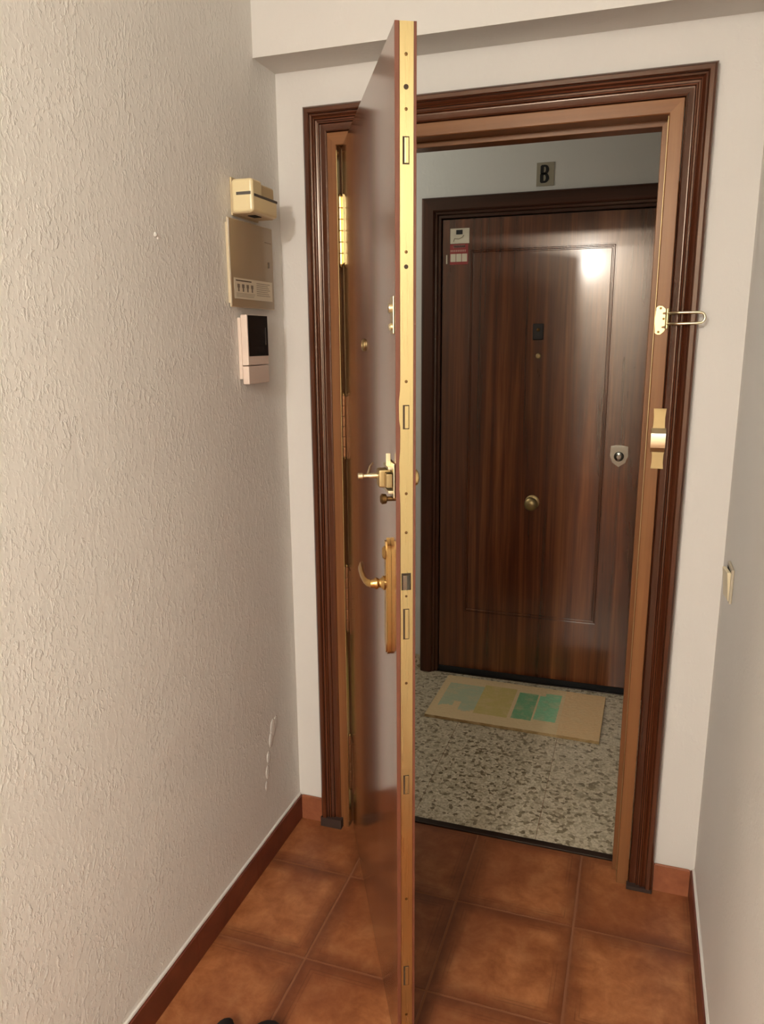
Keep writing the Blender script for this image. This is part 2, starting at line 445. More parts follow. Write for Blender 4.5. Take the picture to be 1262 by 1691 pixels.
# entrance door surround
cas = [(0, 0.0002), (0, 0.020), (0.003, 0.026), (0.008, 0.030), (0.017, 0.030), (0.0195, 0.027), (0.0205, 0.0215), (0.024, 0.020), (0.0285, 0.022),
       (0.031, 0.0245), (0.0335, 0.0225), (0.0350, 0.0175), (0.0385, 0.0165), (0.0410, 0.0195), (0.0435, 0.0185), (0.0455, 0.0135), (0.0485, 0.0125),
       (0.0600, 0.0140), (0.0635, 0.0120), (0.0645, 0.0060), (0.0645, 0.0002)]
ds = thing('trim_1', 'moulded reddish-brown wooden surround of the open entrance door', 'door frame', (W/2, 0, 0), kind='structure')
for sd, m in (('left', M_casing), ('right', M_casing), ('head', M_casing_h)):
    obj('casing', frame_piece(sd, cas, 0, W, HC, 0), m, ds, 28)
HX0 = 0.0892; HX1 = W-0.0975
frm = [(0.0655, -0.094), (0.0655, 0.0085), (0.0670, 0.0095), (0.0955, 0.0095), (0.0975, 0.0075), (0.0975, -0.045), (0.1100, -0.045), (0.1110, -0.046), (0.1110, -0.094)]
for sd, m in (('left', M_frame), ('right', M_frame), ('head', M_frame_h)):
    obj('jamb', frame_piece(sd, frm, HX0-0.0975, W, HC, 0), m, ds, 28)
# thin brass strip on the hinge-side jamb
obj('jamb_strip', box(HX0+0.0003, HX0+0.0022, -0.0105, 0.006, 0.02, 2.030), M_brass, ds, label='thin brass strip on the hinge side')
obj('jamb_strip', box(HX1-0.0016, HX1-0.0003, -0.0102, -0.004, 0.02, 2.038), M_brass_old, ds, label='thin strip added as the highlight on the lock-side edge')  # bright strip drawn in for the highlight along the jamb edge
# worn ends of the casing feet
M_worn = mat('worn_wood_end', lin(56,38,31), 0.8)
for (x0, x1) in ((-0.002, 0.071), (W-0.071, W+0.001)):
    bm = box(x0+0.0015, x1-0.001, -0.0306, -0.0003, 0.0003, 0.012 if x0 > 0.5 else 0.032, 0.001)
    obj('foot_block', bm, M_worn, ds, label='worn greyish foot of the surround')

# neighbouring door surround and leaf
fcas = [(0, 0.0002), (0, 0.020), (0.004, 0.026), (0.014, 0.028), (0.050, 0.028), (0.056, 0.024), (0.058, 0.018), (0.066, 0.016), (0.070, 0.010), (0.070, 0.0002)]
fs = thing('trim_2', 'dark brown wooden surround of the neighbouring door across the landing', 'door frame', (0.5, FY, 0), kind='structure')
for sd, m in (('left', M_far_dark), ('right', M_far_dark), ('head', M_far_dark_h)):
    obj('casing', frame_piece(sd, fcas, FX0, FX1, FH, FY), m, fs, 28)
fj = [(0.0705, 0.008), (0.0705, -0.09), (0.090, -0.09), (0.090, -0.040), (0.082, -0.040), (0.082, 0.006), (0.080, 0.008)]
for sd, m in (('left', M_far_dark), ('right', M_far_dark), ('head', M_far_dark_h)):
    obj('jamb', frame_piece(sd, fj, FX0, FX1, FH, FY), m, fs, 28)
fd0, fd1, fz = FX0+0.085, FX1-0.085, FH-0.086
LFY = FY+0.004                                   # face of the far leaf
d2 = thing('door_2', 'closed glossy brown neighbouring door with routed panel line and stickers', 'door', (0.5, LFY, 0), kind='structure')
# leaf with a routed rectangular groove: five flat fields around a recess
gx0, gx1, gz0, gz1, gw = 0.184, 0.772, 0.312, 1.905, 0.016
b = box(fd0, fd1, LFY+0.005, LFY+0.038, 0.012, fz)
box(fd0, gx0, LFY, LFY+0.006, 0.012, fz, 0.0008, 1, b); box(gx1, fd1, LFY, LFY+0.006, 0.012, fz, 0.0008, 1, b)
box(gx0-0.0005, gx1+0.0005, LFY+0.0001, LFY+0.006, gz1, fz, 0, 1, b); box(gx0-0.0005, gx1+0.0005, LFY+0.0001, LFY+0.006, 0.012, gz0, 0, 1, b)
leaf2 = obj('leaf', b, M_far, d2)
obj('panel', box(gx0+gw, gx1-gw, LFY-0.0005, LFY+0.006, gz0+gw, gz1-gw, 0.003, 2), M_far, d2, 30)
for sd in ('left', 'right', 'head'):
    bd = [(0.004, 0.0002), (0.004, 0.002), (0.007, 0.005), (0.010, 0.005), (0.0125, 0.002), (0.0125, 0.0002)]
    obj('moulding', frame_piece(sd, bd, gx0, gx1, gz1, LFY+0.005, gz0+0.003), M_far, d2, 30)
obj('moulding', box(gx0+0.008, gx1-0.008, LFY, LFY+0.005, gz0+0.004, gz0+0.012, 0.001, 1), M_far, d2)
obj('sweep', box(fd0, fd1, LFY-0.006, LFY+0.004, 0.004, 0.030, 0.002), M_black_matt, d2)
tag(obj('trim_3', box(FX0+0.071, FX1-0.071, LFY-0.012, FY+0.05, -0.01, 0.0035, 0.001), M_strip), 'dark sill strip under the neighbouring door', 'threshold', kind='structure')
# bell / viewer plate, peephole, knob, lock
vx, vz = 0.478, 1.567
vp = obj('viewer_plate', box(vx-0.022, vx+0.022, LFY-0.008, LFY, vz-0.033, vz+0.033, 0.003), mat('black_metal', lin(40,36,34), 0.4, 0.6), d2)
obj('viewer_knob', lathe([(0.006,0),(0.007,0.004),(0.004,0.008),(0,0.009)], 16, TR(vx+0.001, LFY-0.008, vz+0.008, PI/2)), M_brass_dark, vp, 40)
ph = obj('peephole', lathe([(0.011,0),(0.011,0.002),(0.008,0.005),(0.006,0.005),(0.005,0.002),(0,0.002)], 20, TR(0.482, LFY, 1.469, PI/2)), M_brass_old, d2, 40)
kx, kz = 0.479, 0.845
kn = obj('knob', lathe([(0.030,0),(0.031,0.003),(0.026,0.006),(0.013,0.008),(0.010,0.014),(0.011,0.022),(0.020,0.030),(0.028,0.040),(0.029,0.048),(0.024,0.056),(0.012,0.060),(0,0.061)], 28, TR(kx, LFY, kz, PI/2)), M_brass_old, d2, 40, label='brass centre knob')
lx, lz = 0.828, 1.062
sh = [(-0.034, 0.040), (-0.012, 0.044), (0.012, 0.044), (0.034, 0.040), (0.036, 0.0), (0.026, -0.028), (0, -0.046), (-0.026, -0.028), (-0.036, 0.0)]
es = obj('escutcheon', prism(sh, 0, 0.007, TR(lx, LFY, lz, PI/2), bev=0.002), M_chrome, d2, 40, label='chrome shield plate around the lock')
cyl = obj('lock_cylinder', lathe([(0.020,0.004),(0.020,0.010),(0.017,0.016),(0.009,0.018),(0.009,0.020),(0,0.020)], 24, TR(lx, LFY, lz-0.002, PI/2)), M_chrome, es, 40)
# stickers on the leaf
def zbox(x0, x1, z0, z1, y, t=0.0006): return box(x0, x1, y-t, y, z0, z1)
st = obj('sticker', zbox(0.099, 0.180, 1.930, 1.990, LFY), M_sticker, d2, label='white sticker with a small dark screen drawing')
obj('sticker_print', zbox(0.124, 0.151, 1.966, 1.984, LFY-0.0006), M_black, st)
b = tube([(0.113, LFY-0.0012, 1.938), (0.117, LFY-0.0012, 1.950), (0.135, LFY-0.0012, 1.948), (0.150, LFY-0.0012, 1.954), (0.157, LFY-0.0012, 1.963)], 0.0012, 5)
obj('sticker_print', b, M_ink, st)
st = obj('sticker', zbox(0.098, 0.176, 1.846, 1.928, LFY), M_red, d2, label='red security sticker with white picture boxes')
for x0, x1, z0, z1 in ((0.101, 0.123, 1.857, 1.889), (0.1255, 0.147, 1.857, 1.889), (0.1495, 0.172, 1.857, 1.889)):
    obj('sticker_print', zbox(x0, x1, z0, z1, LFY-0.0006), M_sticker, st)
b = zbox(0.114, 0.162, 1.914, 1.924, LFY-0.0006); zbox(0.101, 0.172, 1.896, 1.906, LFY-0.0006)
for (x0, x1, z0, z1) in [(0.112+i*0.009, 0.118+i*0.009, 1.913, 1.923) for i in range(6)] + [(0.101+i*0.0075, 0.1065+i*0.0075, 1.897, 1.905) for i in range(9)]:
    b = join(b, zbox(x0, x1, z0, z1, LFY-0.0006))
obj('sticker_print', b, mat('pale_red_print', lin(190,140,126), 0.5), st)
obj('sticker', zbox(0.082, 0.087, 1.850, 1.886, LFY), M_sticker, d2, label='narrow white paper strip')

# letter plate above the far door
lp = thing('letter_plate', 'small clear plate with a black letter B above the neighbouring door', 'sign', (0.483, FY, 2.13))
M_clear = mat('greyish_plate', lin(158,150,130), 0.35)
obj('plate', box(0.449, 0.518, FY-0.003, FY-0.0002, 2.131, 2.219, 0.0008), M_clear, lp)
def letter_b():
    def arc(cx, cy, rx, ry, a0, a1, n=10): return [(cx+rx*math.cos(a0+(a1-a0)*i/n), cy+ry*math.sin(a0+(a1-a0)*i/n)) for i in range(n+1)]
    outer = [(-0.020, 0.034), (-0.004, 0.036)] + arc(0.001, 0.0185, 0.0175, 0.0175, PI/2, -0.9) + arc(0.001, -0.0165, 0.0195, 0.0195, 0.85, -PI/2) + [(-0.020, -0.036), (-0.022, -0.026), (-0.016, -0.024)]
    outer += [(-0.016, -0.012), (-0.020, -0.010)]
    outer += [(-0.020, 0.034)]
    return outer[:-1]
b = bmesh.new()
def ring_strip(outer, inner):
    n = len(outer)
    vo = [b.verts.new((x, 0, z)) for x, z in outer]; vi = [b.verts.new((x, 0, z)) for x, z in inner]
    for i in range(n): b.faces.new((vo[i], vo[(i+1) % n], vi[(i+1) % n], vi[i]))
def bowl(cx, cz, rx, rz, ix, iz, n=20, x_left=-0.018):
    out, inn = [], []
    for i in range(n):
        a = 2*PI*i/n; c, s_ = math.cos(a), math.sin(a)
        def sq(rx, rz):
            x = rx*c; z = rz*s_
            if c < 0: k = 1/max(abs(c), abs(s_)); x = -rx*min(1, abs(c)*k); z = rz*max(-1, min(1, s_*k))
            return x, z
        xo, zo = sq(rx, rz); xi, zi = sq(ix, iz)
        out.append((cx+xo, cz+zo)); inn.append((cx+xi, cz+zi))
    ring_strip(out, inn)
bowl(-0.001, 0.0160, 0.0165, 0.0175, 0.0042, 0.0105)
bowl(-0.001, -0.0150, 0.0178, 0.0185, 0.0048, 0.0110)
r = bmesh.ops.extrude_face_region(b, geom=b.faces[:])
bmesh.ops.translate(b, verts=[v for v in r['geom'] if isinstance(v, bmesh.types.BMVert)], vec=(0, -0.0015, 0))
xform(b, TR(0.482, FY-0.0031, 2.176))
obj('letter', b, M_black, lp)

# ------------------------------------------------------------------ the open entrance door (local frame: +x to the free edge, +y to the outer face)
ANG = 1.0923; LW = 0.822; TH = 0.0365; LH = 2.035; LZ = 0.008
A = Vector((0.1204, -0.0409, 0)) + Vector((math.cos(ANG), -math.sin(ANG), 0))*(0.793-LW)
d1 = thing('door_1', 'open brown security door with brass-plated edge facing the viewer', 'door', (A.x, A.y, 0), -ANG, kind='structure', local=True)
b = box(0, LW-0.002, 0.0004, TH-0.0004, LZ, LH, 0.0008, 1)
obj('leaf', b, M_leaf, d1)
obj('lipping', box(LW-0.0022, LW, 0, 0.0078, LZ, LH, 0.0006, 1), M_leaf_edge, d1)
obj('lipping', box(LW-0.0022, LW, 0.0312, TH, LZ, LH, 0.0006, 1), M_leaf_edge, d1)
# edge plate with the wavy swelling beside the middle bolt
py0, py1 = 0.0080, 0.0310
lft = [(py0, LZ+0.002), (py0, 1.235), (py0-0.0008, 1.262), (py0-0.0016, 1.272), (py0-0.0012, 1.295), (py0-0.0020, 1.320), (py0-0.0004, 1.345), (py0-0.0002, 1.385), (py0-0.0022, 1.400), (py0-0.0024, 1.432), (py0-0.0004, 1.450), (py0, 1.462), (py0, LH-0.001)]
poly = lft + [(py1, LH-0.001), (py1, LZ+0.002)]
b = bmesh.new()
f = [b.verts.new((LW+0.0016, y, z)) for y, z in poly]; g = [b.verts.new((LW-0.0025, y, z)) for y, z in poly]
b.faces.new(f); b.faces.new(g)
for i in range(len(poly)): b.faces.new((f[i], f[(i+1) % len(poly)], g[(i+1) % len(poly)], g[i]))
ep = obj('edge_plate', b, M_plate, d1, label='long brushed brass plate down the free edge')
def screw(y, z, r, hole=False):
    if hole:
        obj('hole', lathe([(r,0),(r,0.0006),(0,0.0006)], 14, TR(LW+0.0014, y, z, 0, PI/2)), M_hole, ep, 40)
    else:
        obj('screw', lathe([(r,0),(r,0.0007),(r*0.6,0.0010),(0,0.0011)], 14, TR(LW+0.0014, y, z, 0, PI/2)), M_brass_dark, ep, 40)
for z, r, h in ((1.986, 0.0028, 0), (1.938, 0.0042, 1), (1.905, 0.0028, 0), (1.683, 0.0028, 0), (1.659, 0.0038, 1), (1.466, 0.0028, 0), (1.265, 0.0028, 0), (1.192, 0.0028, 0), (1.069, 0.0024, 0), (0.893, 0.0028, 0), (0.412, 0.0030, 0), (0.125, 0.0030, 0)):
    screw(0.0185, z, r, h)
def slot(z0, z1, y0=0.0125, y1=0.0240, bolt=True):
    o = obj('bolt_slot', box(LW+0.0014, LW+0.0019, y0, y1, z0, z1), M_hole, ep)
    obj('bolt', box(LW+0.0014, LW+0.0034, y0+0.0035, y1-0.0012, z0+0.0018, z1-0.0018, 0.0006), M_plate, ep)
slot(1.821, 1.864); slot(1.382, 1.425); slot(0.983, 1.044); slot(0.654, 0.696); slot(0.200, 0.248)
# spring latch
obj('bolt_slot', box(LW+0.0014, LW+0.0019, 0.0095, 0.0275, 1.081, 1.114), M_hole, ep)
lt = [(0.0, 0.0), (0.010, 0.0), (0.0, 0.0125)]
b = prism([(0.0115, 0.0), (0.0255, 0.0), (0.0245, 0.004), (0.0185, 0.009), (0.0115, 0.006)], 1.0835, 1.1115)
b2 = bmesh.new(); join(b2, b)
for v in b2.verts: v.co = Vector((LW+0.0015+v.co.y, v.co.x, v.co.z))
obj('latch', b2, M_chrome, ep, label='sprung latch')
# hinges
def hinge(zb, zt, m):
    h = obj('hinge', box(-0.006, 0.034, -0.0022, 0.0003, zb+0.006, zt-0.006, 0.0006), m, d1)
    n = 6; L = (zt-zb-0.010)/n
    for k in range(n):
        z0 = zb+0.005+k*L
        obj('knuckle', lathe([(0.0060, z0+0.0006), (0.0068, z0+0.0016), (0.0068, z0+L-0.0016), (0.0060, z0+L-0.0006)], 16, TR(-0.0085, -0.0050, 0)), m, h, 40)
    for z0, sg in ((zt-0.005, 1), (zb+0.005, -1)):
        obj('finial', lathe([(0.0055, 0), (0.0060, sg*0.003), (0.0040, sg*0.007), (0, sg*0.009)], 14, TR(-0.0085, -0.0050, z0)), M_brass_dark, h, 40)
for zb, zt, m in ((1.734, 1.919, M_brass), (1.205, 1.391, M_hinge_dull), (0.675, 0.885, M_hinge_dull), (0.141, 0.332, M_hinge_dull)): hinge(zb, zt, m)
obj('hinge_strip', box(-0.0022, 0.0000, 0.0002, TH-0.001, LZ+0.02, LH-0.005), M_brass_old, d1)
# lever handle on a long backplate
M_handle = mat('handle_brass', lin(206,168,106), 0.25, 1.0)
hz0, hz1, hu, hw = 0.925, 1.165, 0.752, 0.0125
pl = [(-hw*0.75, hz0+0.008), (0, hz0), (hw*0.75, hz0+0.008), (hw, hz0+0.030), (hw, hz1-0.034), (hw*0.72, hz1-0.026), (hw*0.85, hz1-0.014), (hw*0.35, hz1-0.008), (0, hz1), (-hw*0.35, hz1-0.008), (-hw*0.85, hz1-0.014), (-hw*0.72, hz1-0.026), (-hw, hz1-0.034), (-hw, hz0+0.030)]
b = prism([(x, z) for x, z in pl], 0, 0.010, TR(hu, 0, 0, PI/2), bev=0.003)
bp = obj('backplate', b, M_handle, d1, 40)
obj('rosette', lathe([(0.013,0.009),(0.014,0.011),(0.010,0.015),(0,0.016)], 16, TR(hu, 0, hz1-0.030, PI/2)), M_handle, bp, 40)
lev = obj('lever', lathe([(0.0135,0.009),(0.0145,0.014),(0.0100,0.018),(0.0085,0.022),(0.0115,0.026),(0.0115,0.029),(0.0085,0.033),(0.0080,0.040),(0,0.041)], 20, TR(hu, 0, 1.074, PI/2)), M_handle, bp, 40)
pts = [(hu, -0.036, 1.074), (hu-0.006, -0.043, 1.074), (hu-0.020, -0.047, 1.075), (hu-0.045, -0.049, 1.079), (hu-0.075, -0.048, 1.083), (hu-0.100, -0.043, 1.083), (hu-0.112, -0.040, 1.081)]
obj('grip', tube(pts, [0.0078, 0.0082, 0.0078, 0.0088, 0.0100, 0.0085, 0.0035], 12, squash=(Vector((0,1,0)), 0.6)), M_handle, lev, 50)
# upper rim bolt with thumb turn
bz = 1.288; bu = 0.772
rb = obj('rim_bolt', box(bu-0.028, bu+0.040, -0.003, 0, bz-0.034, bz+0.030, 0.0015), M_pale, d1, 40, label='pale brass rim bolt with thumb turn')
obj('bolt_body', box(bu-0.016, bu+0.016, -0.026, -0.0025, bz-0.018, bz+0.016, 0.004), M_brass_old, rb, 40)
obj('thumb_turn', lathe([(0.0050,0.024),(0.0050,0.040),(0.0035,0.044),(0.0035,0.052),(0.0058,0.054),(0.0058,0.062),(0,0.063)], 14, TR(bu-0.006, 0, bz+0.002, PI/2)), M_pale, rb, 40)
b = tube([(bu-0.006, -0.044, bz+0.003), (bu-0.028, -0.036, bz+0.016), (bu-0.034, -0.030, bz+0.022)], [0.003, 0.0022, 0.0012], 8)
obj('turn_wing', b, M_pale, rb, 50)
b = box(bu-0.022, bu+0.036, -0.012, -0.003, bz+0.018, bz+0.024, 0.0012); box(bu-0.022, bu+0.036, -0.012, -0.003, bz-0.026, bz-0.020, 0.0012, bm=b)
b2 = box(bu+0.010, bu+0.013, -0.012, -0.003, bz+0.022, bz+0.046, 0.001); b = join(b, b2)
obj('slide_rail', b, M_pale, rb, 40)
obj('slide_bolt', box(bu+0.0, bu+0.040, -0.016, -0.004, bz-0.014, bz+0.012, 0.002), M_brass_old, rb, 40)
obj('keep_stud', lathe([(0.0045,0),(0.0045,0.010),(0.009,0.012),(0.010,0.020),(0.006,0.023),(0,0.024)], 14, TR(bu+0.010, 0, bz-0.040, PI/2)), M_brass_dark, rb, 40)
# catch of the swing-bar guard near the free edge
ct = obj('guard_catch', box(0.780, 0.810, -0.0022, 0, 1.548, 1.612, 0.001), M_pale, d1, 40, label='small brass catch plates near the free edge')
obj('catch_stud', lathe([(0.0075,0.002),(0.0085,0.005),(0.0075,0.008),(0,0.009)], 14, TR(0.796, 0, 1.592, PI/2)), M_pale, ct, 40)
obj('catch_stud', lathe([(0.006,0.002),(0.0068,0.005),(0.004,0.008),(0,0.0085)], 14, TR(0.796, 0, 1.560, PI/2)), M_pale, ct, 40)
# peephole cover
obj('peephole', lathe([(0.0135,0),(0.0135,0.003),(0.010,0.006),(0.008,0.006),(0.0065,0.003),(0,0.003)], 20, TR(0.411, 0, 1.527, PI/2)), M_brass_old, d1, 40)
# outer hardware showing past the edge
ek = obj('outer_escutcheon', lathe([(0.016,0),(0.016,0.008),(0.014,0.013),(0.009,0.0155),(0,0.016)], 22, TR(0.772, TH-0.0004, 1.285, -PI/2)), M_brass, d1, 40)
oh = obj('outer_pull', box(0.736, 0.768, TH-0.0004, TH+0.006, 0.925, 1.165, 0.002), M_brass_dark, d1, 40)
ck = obj('centre_knob', lathe([(0.030,0),(0.030,0.004),(0.012,0.010),(0.011,0.025),(0.026,0.038),(0.026,0.050),(0.012,0.056),(0,0.057)], 22, TR(0.411, TH-0.0004, 1.0, -PI/2)), M_brass_old, d1, 40)

# ------------------------------------------------------------------ hardware on the lock-side jamb
FYF = -0.0095                                    # front face of the jamb board
g = thing('door_guard', 'brass swing-bar guard folded back over the right door casing', 'door guard', (0.93, FYF, 1.58))
M_guard = mat('bright_brass', lin(222,204,152), 0.36, 1.0)
top = [(0.0, 0.012), (0.0, 0.026), (0.005, 0.031), (0.012, 0.031), (0.018, 0.026), (0.021, 0.018), (0.0135, 0.017), (0.0135, 0.010), (0.0, 0.010)]
pl = [(0.9185+x, 1.580+z) for x, z in [(0.0, 0.010), (0.0, 0.029), (0.006, 0.034), (0.014, 0.033), (0.021, 0.027), (0.024, 0.019), (0.015, 0.018), (0.015, 0.013), (0.025, 0.013), (0.025, -0.013), (0.014, -0.015), (0.014, -0.019), (0.024, -0.020), (0.021, -0.027), (0.013, -0.034), (0.006, -0.034), (0.0, -0.030), (0.0, -0.010), (-0.0015, -0.008), (-0.0015, 0.008)]]
b = prism(pl, 0, 0.003, TR(0, FYF, 0, PI/2), bev=0.0008)
gp = obj('mounting_plate', b, M_guard, g, 40)
for x, z in ((0.929, 1.608), (0.937, 1.583), (0.927, 1.552)):
    obj('screw', lathe([(0.0030,0.003),(0.0028,0.0040),(0.0012,0.0042),(0,0.0036)], 12, TR(x, FYF, z, PI/2)), M_brass_dark, gp, 40)
obj('hinge_barrel', lathe([(0.0038, -0.024), (0.0044, -0.022), (0.0044, 0.022), (0.0038, 0.024)], 14, TR(0.9450, FYF-0.0060, 1.583)), M_guard, g, 40)
pts = [(0.9460, -0.0165, 1.5955), (0.958, -0.0350, 1.5955), (0.975, -0.0390, 1.5965), (1.012, -0.0390, 1.5965)]
for k in range(1, 8):
    a = PI/2 - PI*k/8; pts.append((1.016+0.0125*math.cos(a), -0.0390, 1.584+0.0125*math.sin(a)))
pts += [(1.012, -0.0390, 1.5715), (0.975, -0.0390, 1.5705), (0.958, -0.0350, 1.5705), (0.9460, -0.0165, 1.5705)]
obj('swing_bar', tube(pts, 0.0033, 10), M_pale, g, 60)

k = thing('strike_keeper', 'brass sheet keeper for the rim bolt on the right jamb', 'strike plate', (0.945, FYF, 1.29))
def sheet(prof, xa, xb, t=0.0022, waist=0.0):
    """a bent strip: prof of (z, protrusion) running down, waist narrows it"""
    b = bmesh.new(); R = []
    for i, (z, v) in enumerate(prof):
        w_ = waist*math.sin(PI*min(1, max(0, (prof[0][0]-z)/(prof[0][0]-prof[-1][0]+1e-9))))
        R.append([b.verts.new((xa+w_, FYF-v-t, z)), b.verts.new((xb-w_, FYF-v-t, z)), b.verts.new((xb-w_, FYF-v, z)), b.verts.new((xa+w_, FYF-v, z))])
    for P, Q in zip(R, R[1:]):
        for i in range(4): b.faces.new((P[i], P[(i+1) % 4], Q[(i+1) % 4], Q[i]))
    b.faces.new(R[0]); b.faces.new(R[-1]); return b
obj('upper_tab', sheet([(1.367, 0.0065), (1.362, 0.0060), (1.345, 0.0060), (1.325, 0.0058), (1.312, 0.0060)], 0.929, 0.9595, waist=0.0022), M_brass_old, k, 40)
obj('bridge', sheet([(1.318, 0.0065), (1.312, 0.013), (1.306, 0.019), (1.300, 0.0205), (1.280, 0.0205), (1.270, 0.018), (1.262, 0.010), (1.258, 0.0065)], 0.927, 0.9615), M_pale, k, 30)
obj('lower_tab', sheet([(1.264, 0.0062), (1.250, 0.0060), (1.232, 0.0060), (1.216, 0.0062)], 0.931, 0.9610, waist=0.0018), M_brass_old, k, 40)
obj('packer', box(0.9305, 0.9575, FYF-0.0060, FYF-0.0003, 1.313, 1.365), M_brass_dark, k)
obj('packer', box(0.933, 0.9585, FYF-0.0060, FYF-0.0003, 1.218, 1.262), M_brass_dark, k)
obj('bolt_hole', box(0.932, 0.957, FYF-0.0185, FYF-0.0062, 1.272, 1.300), M_hole, k)

# ------------------------------------------------------------------ fittings on the left wall
c = thing('door_chime', 'yellowed cream door chime box with a grey stripe, above the fuse panel', 'doorbell', (XL, -0.21, 1.88))
y0, y1, z0, z1, xf = -0.282, -0.150, 1.841, 1.921, -0.0200
obj('base_plate', box(XL+0.0003, XL+0.006, y0+0.006, y1+0.010, z0-0.002, z1+0.006, 0.002), M_cream_dull, c, 40)
obj('housing', box(XL+0.005, xf-0.008, y0, y1, z0, z1-0.004, 0.006, 3), M_cream_dull, c, 40)
poly = [(y0-0.002, z0+0.002), (y1+0.001, z0+0.002), (y1+0.001, z0+0.048), (y0+0.052, z0+0.048), (y0+0.052, z1), (y0-0.002, z1)]
b = prism(poly, XL+0.008, xf)
bmesh.ops.recalc_face_normals(b, faces=b.faces)
bmesh.ops.bevel(b, geom=b.edges[:], offset=0.008, segments=4, affect='EDGES', profile=0.5)
for v in b.verts: v.co = Vector((v.co.z, v.co.x, v.co.y))
obj('cover', b, M_cream, c, 40)
b = box(XL+0.022, xf-0.005, y0-0.0027, y0-0.001, 1.8830, 1.8900)
box(xf-0.001, xf+0.0007, y0+0.006, y1-0.001, 1.8800, 1.8860, bm=b)
obj('stripe', b, M_grey_strip, c, label='dark grey stripe round the cover')
obj('sound_slot', box(XL+0.030, xf-0.014, y0+0.035, y0+0.070, z0-0.0015, z0+0.004, 0.001), M_black_matt, c)
b = lathe([(0.0025,0),(0.0025,0.004),(0,0.005)], 8, TR(-0.0400, y0+0.010, z1-0.004)); obj('screw', b, M_hole, c)

f = thing('fuse_panel', 'flat taupe plastic cover of the fuse box with a paper label', 'fuse box', (XL, -0.2, 1.72))
obj('back_box', box(XL+0.0003, -0.0740, -0.308, -0.094, 1.630, 1.820, 0.001), M_panel_edge, f)
b = box(-0.0740, -0.0700, -0.318, -0.086, 1.622, 1.828, 0.0012)
obj('rim', box(-0.0745, -0.0712, -0.3205, -0.0845, 1.6205, 1.8295, 0.001), M_panel_edge, f)
obj('lid', b, M_panel, f, 40)
obj('catch', box(-0.0700, -0.0670, -0.1185, -0.1125, 1.727, 1.742, 0.001), mat('dark_taupe', lin(96,78,56), 0.5), f)
obj('finger_pull', box(-0.0700, -0.0685, -0.130, -0.095, 1.790, 1.792), mat('mid_taupe', lin(140,118,90), 0.5), f)
lb = obj('paper_label', box(-0.0700, -0.0694, -0.304, -0.098, 1.641, 1.691), M_paper, f, label='cream paper label with faded print')
b = box(-0.0694, -0.0691, -0.296, -0.215, 1.6835, 1.6865)
obj('print', b, mat('dark_ink', lin(96,80,60), 0.7), lb)
M_ink2 = mat('grey_ink', lin(132,118,98), 0.7)
for i in range(4):
    yy = -0.283+i*0.0235
    b = box(-0.0694, -0.0691, yy-0.006, yy+0.006, 1.668, 1.677); box(-0.0694, -0.0691, yy-0.0035, yy+0.0035, 1.659, 1.668, bm=b)
    obj('print', b, M_ink2, lb)
M_ink3 = mat('faint_ink', lin(172,158,134), 0.7)
b = None
for i in range(7): b = box(-0.0694, -0.0691, -0.188, -0.112-(i % 3)*0.006, 1.6525+i*0.0050, 1.6545+i*0.0050, bm=b)
obj('print', b, M_ink3, lb)
b = None
for i in range(3): b = box(-0.0694, -0.0691, -0.296, -0.205+i*0.004, 1.6465+i*0.0036, 1.6478+i*0.0036, bm=b)
obj('print', b, M_ink3, lb)

ic = thing('intercom', 'slim white video intercom with a black screen, below the fuse panel', 'intercom', (XL, -0.21, 1.52))
obj('bracket', box(XL+0.0003, XL+0.009, -0.270, -0.158, 1.442, 1.596, 0.001), M_white_plastic, ic)
body = obj('body', box(XL+0.008, -0.0590, -0.268, -0.154, 1.4765, 1.6035, 0.0025), M_white_plastic, ic, 40)
obj('handset_base', box(XL+0.008, -0.0590, -0.268, -0.154, 1.4290, 1.4750, 0.0025), M_white_plastic, ic, 40)
obj('screen', box(-0.0591, -0.0578, -0.264, -0.157, 1.4995, 1.6020, 0.0006), M_screen, ic)
obj('screen_strip', box(-0.0579, -0.0575, -0.172, -0.169, 1.528, 1.572), M_grey_strip, ic)

# ------------------------------------------------------------------ switch on the right wall
sw = thing('light_switch', 'ivory rocker light switch standing slightly off the right wall', 'light switch', (XR, -0.19, 0.985))
obj('face_plate', box(XR-0.0070, XR-0.0003, -0.222, -0.142, 0.943, 1.024, 0.002), mat('grey_ivory', lin(184,172,150), 0.45), sw, 40)
obj('recess', box(XR-0.0078, XR-0.0068, -0.212, -0.150, 0.950, 1.016), M_black_matt, sw)  # black slab painted for the shadowed gap behind the rocker
b = box(-0.0040, 0.0045, -0.0270, 0.0270, -0.0340, 0.0340, 0.0015)
xform(b, TR(XR-0.0105, -0.190, 0.982, 0, -0.10, 0.10))
obj('rocker', b, M_switch, sw, 40)

